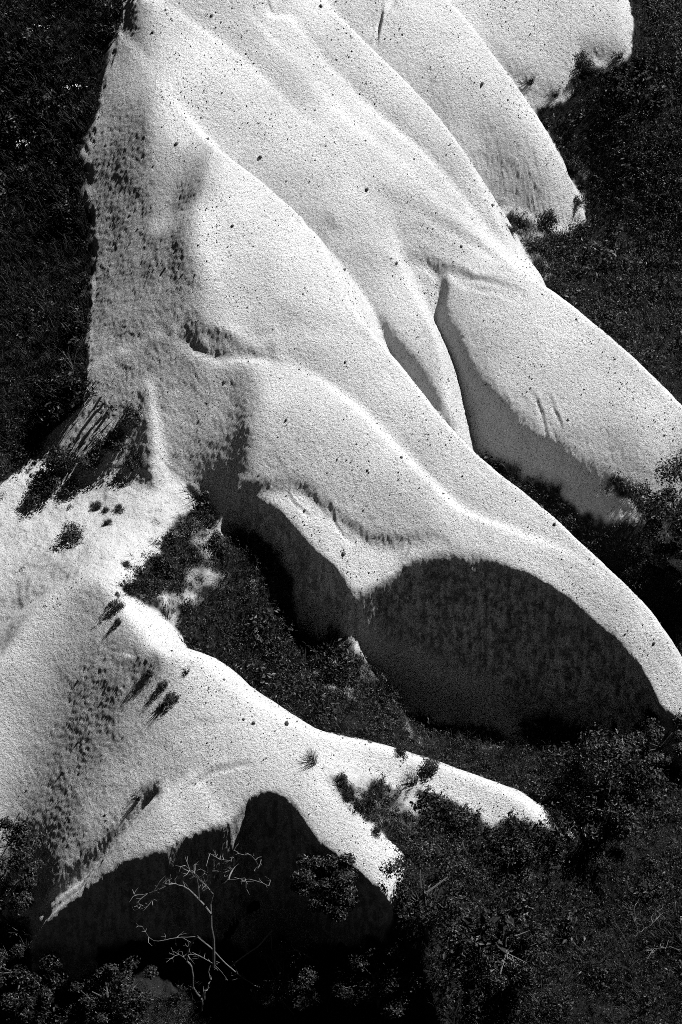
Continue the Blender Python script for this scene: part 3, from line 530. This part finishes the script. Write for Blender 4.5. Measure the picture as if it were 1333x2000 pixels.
ng.links.new(ip.outputs[0], go.inputs[0]); md = ug.modifiers.new('scatter', 'NODES'); md.node_group = ng
print('undergrowth', n)
# ---- single plants -------------------------------------------------------------------------
def at(px, py, Y):
    d = ray(px, py); t = (Y - CAM[1]) / d[1]; return CAM + d * t
def crown_mesh(name, rng, n, r, h, size, clumps, m=LEAF):
    """leafy crown of radius r from a quarter of the height h upwards, in ragged clumps with gaps"""
    cc = unit(rng.normal(size=(clumps, 3))) * rng.uniform(.35, 1., (clumps, 1)) ** .6 * [r, r, h * .42] + [0, 0, h * .58]
    k = rng.integers(0, clumps, n); rad = rng.uniform(.14, .30, clumps)[k][:, None] * r
    d = unit(rng.normal(size=(n, 3))); p = cc[k] + d * rad * rng.uniform(.15, 1.15, (n, 1)) ** .7 * [1, 1, .75]; p[:, 2] = np.maximum(p[:, 2], .03)
    v, f = leaf_quads(p, unit(d + rng.normal(size=(n, 3)) * .8 + [0, 0, .6]), size, rng)
    return mesh_from(name, v, f, m), cc
def limbs(rng, h, cc, r0, bare=0):
    parts = []; top = np.array([rng.normal() * .1 * h, rng.normal() * .1 * h, h * .55])
    mid = top * .5 + rng.normal(size=3) * .05 * h
    parts.append(tube([np.array([0, 0, -.25]), mid * .5, mid, top], [r0 * 1.25, r0, r0 * .85, r0 * .5]))
    for c in cc[:: max(1, len(cc) // 14)]:
        s = mid * rng.uniform(.3, 1.) if rng.random() < .5 else top * rng.uniform(.55, 1.); m1 = (s + c) / 2 + rng.normal(size=3) * .07 * h
        parts.append(tube([s, m1, c], [r0 * .45, r0 * .3, r0 * .1], 4))
    return join(parts)
def bush(name, base, r, h, n, seed, label, cat='bush', size=.045, clumps=26, r0=.05, group=None):
    rng = np.random.default_rng(seed); o = empty(name, base, label=label, category=cat)
    if group: o['group'] = group
    me, cc = crown_mesh('crown', rng, n, r, h, size, clumps); put('crown', me, o)
    v, f = limbs(rng, h, cc, r0); put('trunk' if cat == 'tree' else 'stem', mesh_from('stem', v, f, BARK), o)
    return o
B = lambda px, py, dz=-.05: pick(px, py) + np.array([0, 0, dz])
bush('leafy_tree', B(1345,1145), 1.75, 4.6, 19800, 11, 'large dark leafy tree at the right edge in front of the broad fin', 'tree', .05, 40, .09)
bush('leafy_bush', B(1165,1610), 1.9, 3.2, 19800, 12, 'wide broad-leaved bush at the foot of the great shadowed cliff', 'bush', .05, 40, .07)
bush('leafy_tree', B(835,1835), 1.35, 3.7, 9000, 13, 'small open tree with loose foliage in front of the white rock tip', 'tree', .04, 34, .07)
bush('leafy_bush', B(640,1800), 1.05, 2.6, 11440, 14, 'dense dark bush at the right side of the cave mouth', 'bush', .042, 26, .06)
bush('leafy_bush', B(20,1800), 1.1, 4.2, 11000, 15, 'tall dark bush at the lower left edge beside the spur', 'bush', .042, 30, .06)
bush('leafy_bush', np.array([10.2, -1.3, float(terrain_z(10.2, -1.3)) - .05]), .9, 1.6, 7040, 16, 'small leafy bush at the right edge above the fin tip', 'bush', .042, 18, .04)
bush('leafy_bush', B(560,1950), 1.2, 2.0, 9240, 17, 'low bush at the bottom below the cave, under the long bleached branch', 'bush', .042, 24, .05)
bush('leafy_bush', B(740,1960), 1.3, 2.2, 10120, 18, 'round dark bush at the bottom edge, below the small open tree', 'bush', .042, 26, .05)
bush('leafy_bush', B(230,1985), 1.2, 1.7, 9240, 19, 'low bush at the bottom edge left of the dead tree', 'bush', .042, 24, .05)
bush('leafy_bush', B(50,1965), 1.2, 2.0, 9240, 20, 'bush with pale glinting leaves in the bottom left corner', 'bush', .045, 24, .05)
bush('leafy_bush', B(990,1900), 1.2, 1.6, 9240, 21, 'spreading low bush in the scrub right of the small open tree', 'bush', .04, 24, .05)
bush('leafy_bush', B(1290,1480), 1.0, 1.5, 7480, 22, 'light-tipped bush under the tip of the nearest fin', 'bush', .042, 20, .04)
SHRUBS = [  # px, py, radius, height, label
 (218,872,.55,.62,'darkest shrub in the middle of the shrub-covered wedge beside the flank'),(175,905,.5,.5,'shrub at the lower end of the wedge, casting a long shadow on white soil'),(262,905,.42,.45,'leaning shrub at the lower right foot of the shrub-covered wedge'),
 (255,820,.45,.45,'shrub just below the pointed top of the wedge'),(120,900,.62,.6,'broad shrub on the white strip left of the wedge'),(95,950,.5,.5,'shrub with a trailing shadow on the pale slope at the left'),(65,985,.4,.45,'thin dark shrub nearest the left edge on the pale slope'),(140,955,.32,.35,'small shrub between the two broad shrubs on the pale slope'),
 (145,1050,.5,.4,'low spreading shrub alone on the pale saddle'),(190,988,.22,.2,'small round shrub at the top of the saddle shrubs'),(208,998,.16,.16,'tiny shrub right of the small round one on the saddle'),(235,995,.2,.18,'flat little shrub on the right of the saddle shrubs'),(212,1022,.18,.16,'tiny shrub above the low spreading shrub'),
 (245,1105,.19,.2,'round cushion shrub alone on the white slope'),(230,1162,.11,.12,'smallest cushion plant below the round cushion shrub'),(228,1185,.26,.2,'flat cushion plant at the left edge of the gully scrub'),(233,1215,.15,.16,'spiky little plant below the flat cushion plant'),(320,1112,.4,.45,'round dark shrub at the top left of the gully scrub'),(410,1020,.3,.3,'small shrub under the end of the shadowed wall'),(425,1068,.45,.45,'shrub against the foot of the shadowed wall'),(300,1150,.4,.4,'shrub at the left rim of the gully scrub'),
 (290,1318,.2,.2,'upper shrub hanging on the face of the spur'),(318,1338,.2,.18,'middle shrub of the three hanging on the spur'),(336,1362,.26,.2,'lowest shrub hanging on the spur, with a long shadow'),
 (782,1470,.3,.3,'small shrub on the crest of the spur beside the gully'),(838,1500,.38,.36,'dark round shrub on the crest of the white spur'),(665,1525,.3,.28,'first shrub at the top of the scrub strip on the spur'),(678,1555,.24,.24,'shrub on the lower left rim of the scrub strip'),(735,1625,.22,.22,'small shrub on the rim above the open tree'),(900,1605,.55,.5,'bushy shrub in the lower part of the scrub strip'),(1010,1660,.6,.5,'dark shrub on the pale patch below the white tip'),(1090,1650,.35,.35,'shrub at the very tip of the white spur'),
 (1140,125,.4,.5,'grassy shrub in the notch at the foot of the farthest slope'),(1125,160,.25,.3,'lower shrub in the notch of the farthest slope'),(1120,320,.3,.3,'shrub beside the toe of the cracked fin'),(1128,395,.25,.25,'small shrub at the right of the pointed toe'),(1125,450,.5,.4,'wide dark shrub just below the pointed toe'),(1060,485,.4,.38,'smooth round shrub in the sparse grass below the toe'),(1000,455,.3,.3,'shrub beside the foot of the narrow fin'),(1068,435,.4,.5,'feathery upright shrub left of the pointed toe')]
smesh = []
for i in range(7):
    rng = np.random.default_rng(40 + i); v, f = dome_leaves(rng, 1700, 1., 1., 1., .065, 16, .0, .5); v2, f2 = join([tube([rng.normal(size=3) * .03, rng.normal(size=3) * .2 + [0, 0, .35], unit(rng.normal(size=3) + [0, 0, .6]) * .8], [.03, .02, .008], 3) for _ in range(9)])
    smesh.append((mesh_from('crown', v, f, LEAF), mesh_from('stem', v2, f2, BARK)))
for i, (px, py, r, h, lab) in enumerate(SHRUBS):
    o = empty('shrub', B(px, py, -.02), label=lab, category='shrub', group='single shrubs on the pale ground'); o.rotation_euler = (0, 0, i * 2.4)
    for nm, m in zip(('crown', 'stem'), smesh[i % 7]): c_ = put(nm, m, o); c_.scale = (r, r, h * 1.1)
TUFTS = [(610,1490,.35,.75,'spiky grass tuft alone on the white spur'),(805,1530,.4,.8,'tall grass tuft standing over the scrub strip'),(1000,925,.4,.7,'dry grass tuft under the shadowed base of the broad fin'),(1085,958,.4,.6,'grass tuft at the middle of the shadowed base'),(315,1385,.2,.35,'thin grass tuft below the shrubs on the spur'),(365,1312,.18,.25,'small grass tuft on the crest of the spur'),(1035,160,.35,.6,'grass tuft at the foot of the cracked fin top'),(1085,185,.3,.55,'grass tuft under the farthest slope'),(1210,110,.3,.5,'grass tuft at the right foot of the farthest slope'),(870,1580,.3,.6,'grass tuft on the upper edge of the scrub strip'),(270,1560,.2,.4,'dark tuft in the cleft beside the buttress'),(300,1062,.25,.3,'wispy grass tuft on the saddle above the scrub')]
for i, (px, py, w, h, lab) in enumerate(TUFTS):
    rng = np.random.default_rng(80 + i); v, f = blades(rng, 110, h * .75, w * .8, .013)
    put('grass_tuft', mesh_from('grass_tuft', v, f, GRASS if i not in (2,) else DRY), None, B(px, py, -.01), label=lab, category='grass', group='single grass tufts')
# ---- dead wood -------------------------------------------------------------------------------
def branch(px_path, Y, r0, r1, rng, wob=.25):
    q = [at(a, b, Y + rng.normal() * wob) for a, b in px_path]; q = smooth([list(p) for p in q], .18); n = len(q)
    q[1:-1] += rng.normal(size=(n - 2, 3)) * r0 * .35
    return tube(q, np.linspace(r0, r1, n) * rng.uniform(.85, 1.15, n), 6), q
def twigs(q, rng, n, L, r):
    out = []
    for _ in range(n):
        i = rng.integers(len(q) // 4, len(q)); d = unit(rng.normal(size=3) + [0, 0, .35]); l = L * rng.uniform(.4, 1.2); p = q[i]
        m1 = p + d * l * .5 + rng.normal(size=3) * l * .1; e = m1 + unit(d + rng.normal(size=3) * .6) * l * .5
        out.append(tube([p, m1, e], [r, r * .7, r * .25], 4))
        if rng.random() < .6: out.append(tube([m1, m1 + unit(d + rng.normal(size=3)) * l * .4], [r * .6, r * .2], 3))
    return out
def dead(name, label, base_px, Y, trunk, limbs_, seed):
    rng = np.random.default_rng(seed); o = empty(name, at(*base_px, Y), label=label, category='dead tree'); off = np.array(o.location)
    (v, f), q = branch(trunk[0], Y, trunk[1] * .75, trunk[2] * .75, rng, .04); put('trunk', mesh_from('trunk', v - off, f, DEADWOOD), o)
    for path, r0, r1 in limbs_:
        (v, f), q = branch(path, Y, r0 * .75, r1 * .75, rng, .22); L = put('limb', mesh_from('limb', v - off, f, DEADWOOD), o)
        tw = twigs(q, rng, 9, .38, .011); v, f = join(tw); put('twigs', mesh_from('twigs', v - off, f, DEADWOOD), L, kind='stuff')
YD = float(pick(417, 1880)[1]) - 1.6
dead('dead_tree', 'bare dead tree with crooked bleached branches before the dark cave', (417,1890), YD, ([(418,1890),(417,1836),(412,1785),(417,1747),(446,1720)], .06, .04),
 [([(446,1720),(457,1690),(457,1662)],.035,.012),([(446,1720),(488,1718),(525,1731)],.026,.007),([(455,1690),(483,1667),(504,1689),(500,1705)],.018,.006),([(412,1785),(389,1757),(362,1733),(331,1728),(300,1742)],.035,.01),([(389,1757),(386,1716),(362,1691)],.02,.007),([(386,1716),(415,1702),(436,1704)],.016,.006),([(331,1728),(310,1738),(280,1748),(262,1747)],.014,.005),([(320,1740),(290,1765),(262,1780)],.012,.004),([(452,1682),(430,1678),(410,1668)],.012,.004),([(417,1747),(398,1725),(392,1715)],.016,.006)], 5)
YE = float(pick(400, 1960)[1]) - .7
dead('dead_sapling', 'broken pale fallen branches at the bottom below the dead tree', (394,1975), YE, ([(394,1975),(394,1951),(378,1930),(375,1888),(365,1878)], .04, .032),
 [([(365,1878),(368,1851),(386,1828)],.045,.035),([(386,1830),(410,1851),(452,1893),(499,1925),(541,1946),(575,1982)],.03,.01),([(386,1830),(345,1832),(300,1838),(278,1810)],.016,.005),([(375,1860),(420,1885),(445,1915)],.014,.005),([(375,1888),(350,1865),(325,1880)],.012,.005),([(392,1951),(405,1930),(412,1915)],.05,.02)], 6)
YF = float(pick(470, 1900)[1]) - .8
dead('dead_branch', 'long bleached branch leaning right of the dead tree over the bush', (450,1890), YF, ([(450,1890),(473,1870),(504,1849),(533,1817)], .022, .034), [([(530,1828),(536,1862),(583,1857),(614,1878)],.016,.005),([(536,1862),(545,1885),(552,1895)],.01,.004),([(583,1857),(600,1900),(595,1940)],.009,.004)], 7)
dead('dead_branch', 'pale dry twigs lying in the scrub at the right', (1240,1880), float(pick(1240,1880)[1]), ([(1240,1885),(1225,1840),(1200,1800)], .014, .006), [([(1225,1840),(1262,1815),(1290,1790)],.01,.004),([(1235,1865),(1270,1855),(1310,1850)],.01,.004),([(1225,1840),(1240,1800),(1240,1770)],.008,.003)], 8)
dead('dead_branch', 'pale dry twigs lying in the grass below the pointed toe', (1140,490), float(pick(1140,490)[1]), ([(1125,486),(1150,488),(1190,482)], .01, .004), [([(1150,488),(1135,505),(1130,510)],.007,.003),([(1130,487),(1160,478),(1200,490)],.007,.003)], 9)
# ---- stones set in the tuff --------------------------------------------------------------------
def stone_mesh(rng):
    g = (1 + 5 ** .5) / 2; v = unit(np.array([(-1,g,0),(1,g,0),(-1,-g,0),(1,-g,0),(0,-1,g),(0,1,g),(0,-1,-g),(0,1,-g),(g,0,-1),(g,0,1),(-g,0,-1),(-g,0,1)], float))
    f = [(0,11,5),(0,5,1),(0,1,7),(0,7,10),(0,10,11),(1,5,9),(5,11,4),(11,10,2),(10,7,6),(7,1,8),(3,9,4),(3,4,2),(3,2,6),(3,6,8),(3,8,9),(4,9,5),(2,4,11),(6,2,10),(8,6,7),(9,8,1)]
    return v * rng.uniform(.65, 1.2, (12, 1)) * rng.uniform(.7, 1.2, 3), np.array(f)
rng = np.random.default_rng(99); SM = [stone_mesh(rng) for _ in range(8)]; SME = [mesh_from('stone', v, f, STONE) for v, f in SM]
ok = (reg < 7) & (PU > -40) & (PU < 1380) & (PV > -60) & (PV < 1900) & (stp < .62)
cand = np.flatnonzero(ok.ravel()); wgt = 1 / np.clip(1 - stp.ravel()[cand], .3, 1); wgt /= wgt.sum()
NB, NS = 260, 6500
wgt *= np.clip(.25 + 1.6 * (.5 + noise(*V.reshape(-1, 3)[cand].T, .7, 51)), .05, 3) * np.clip(.4 + noise(*V.reshape(-1, 3)[cand].T, 2.1, 52), .1, 2); wgt /= wgt.sum()
sel = rng.choice(cand, NB + NS, replace=False, p=wgt); sel = sel[np.argsort(reg.ravel()[sel], kind='stable')]
size = .011 + .017 * rng.random(NB + NS) ** 2.2; big = np.zeros(NB + NS, bool); big[rng.choice(NB + NS, NB, replace=False)] = True
size[big] = .026 + .05 * rng.random(NB) ** 3
rr = reg.ravel()[sel]; pv = V.reshape(-1, 3)[sel]; nn = VN.reshape(-1, 3)[sel]
for r_ in range(7):
    vs, fs, o_ = [], [], 0
    for k in np.flatnonzero(rr == r_):
        j = k % 8; s = size[k]; p = pv[k] + nn[k] * s * (.1 if nn[k] @ SUN > .4 else -.55)
        if big[k]:
            o = put('stone', SME[j], ROCKS[r_], p); o.scale = (s, s, s); o.rotation_euler = tuple(rng.uniform(0, 6.28, 3))
        else:
            a = rng.uniform(0, 6.283); ca, sa = math.cos(a), math.sin(a); v = SM[j][0] * s; v = np.stack([v[:, 0] * ca - v[:, 1] * sa, v[:, 0] * sa + v[:, 1] * ca, v[:, 2]], 1) + p
            vs.append(v); fs.append(SM[j][1] + o_); o_ += 12
    put('gravel', mesh_from('gravel', np.vstack(vs), np.vstack(fs), STONE), ROCKS[r_], kind='stuff')
# pale flower heads in the dark grass at the left
fl = []
for px, py in [(150,182),(140,184),(158,186),(132,188),(45,292),(38,296),(52,290),(58,296),(34,300),(75,66),(92,70),(60,72)]:
    for _ in range(4):
        p = pick(px + R_.normal() * 4, py + R_.normal() * 2) + [0, 0, .3]; fl.append(leaf_quads(p[None] + R_.normal(size=(3, 3)) * .02, unit(R_.normal(size=(3, 3)) * .4 + [0, 0, 1]), .013, R_, .9))
v, f = join(fl); put('wild_flowers', mesh_from('wild_flowers', v, f, PETAL), kind='stuff', label='tiny white flower heads in the dark grass', category='flowers')
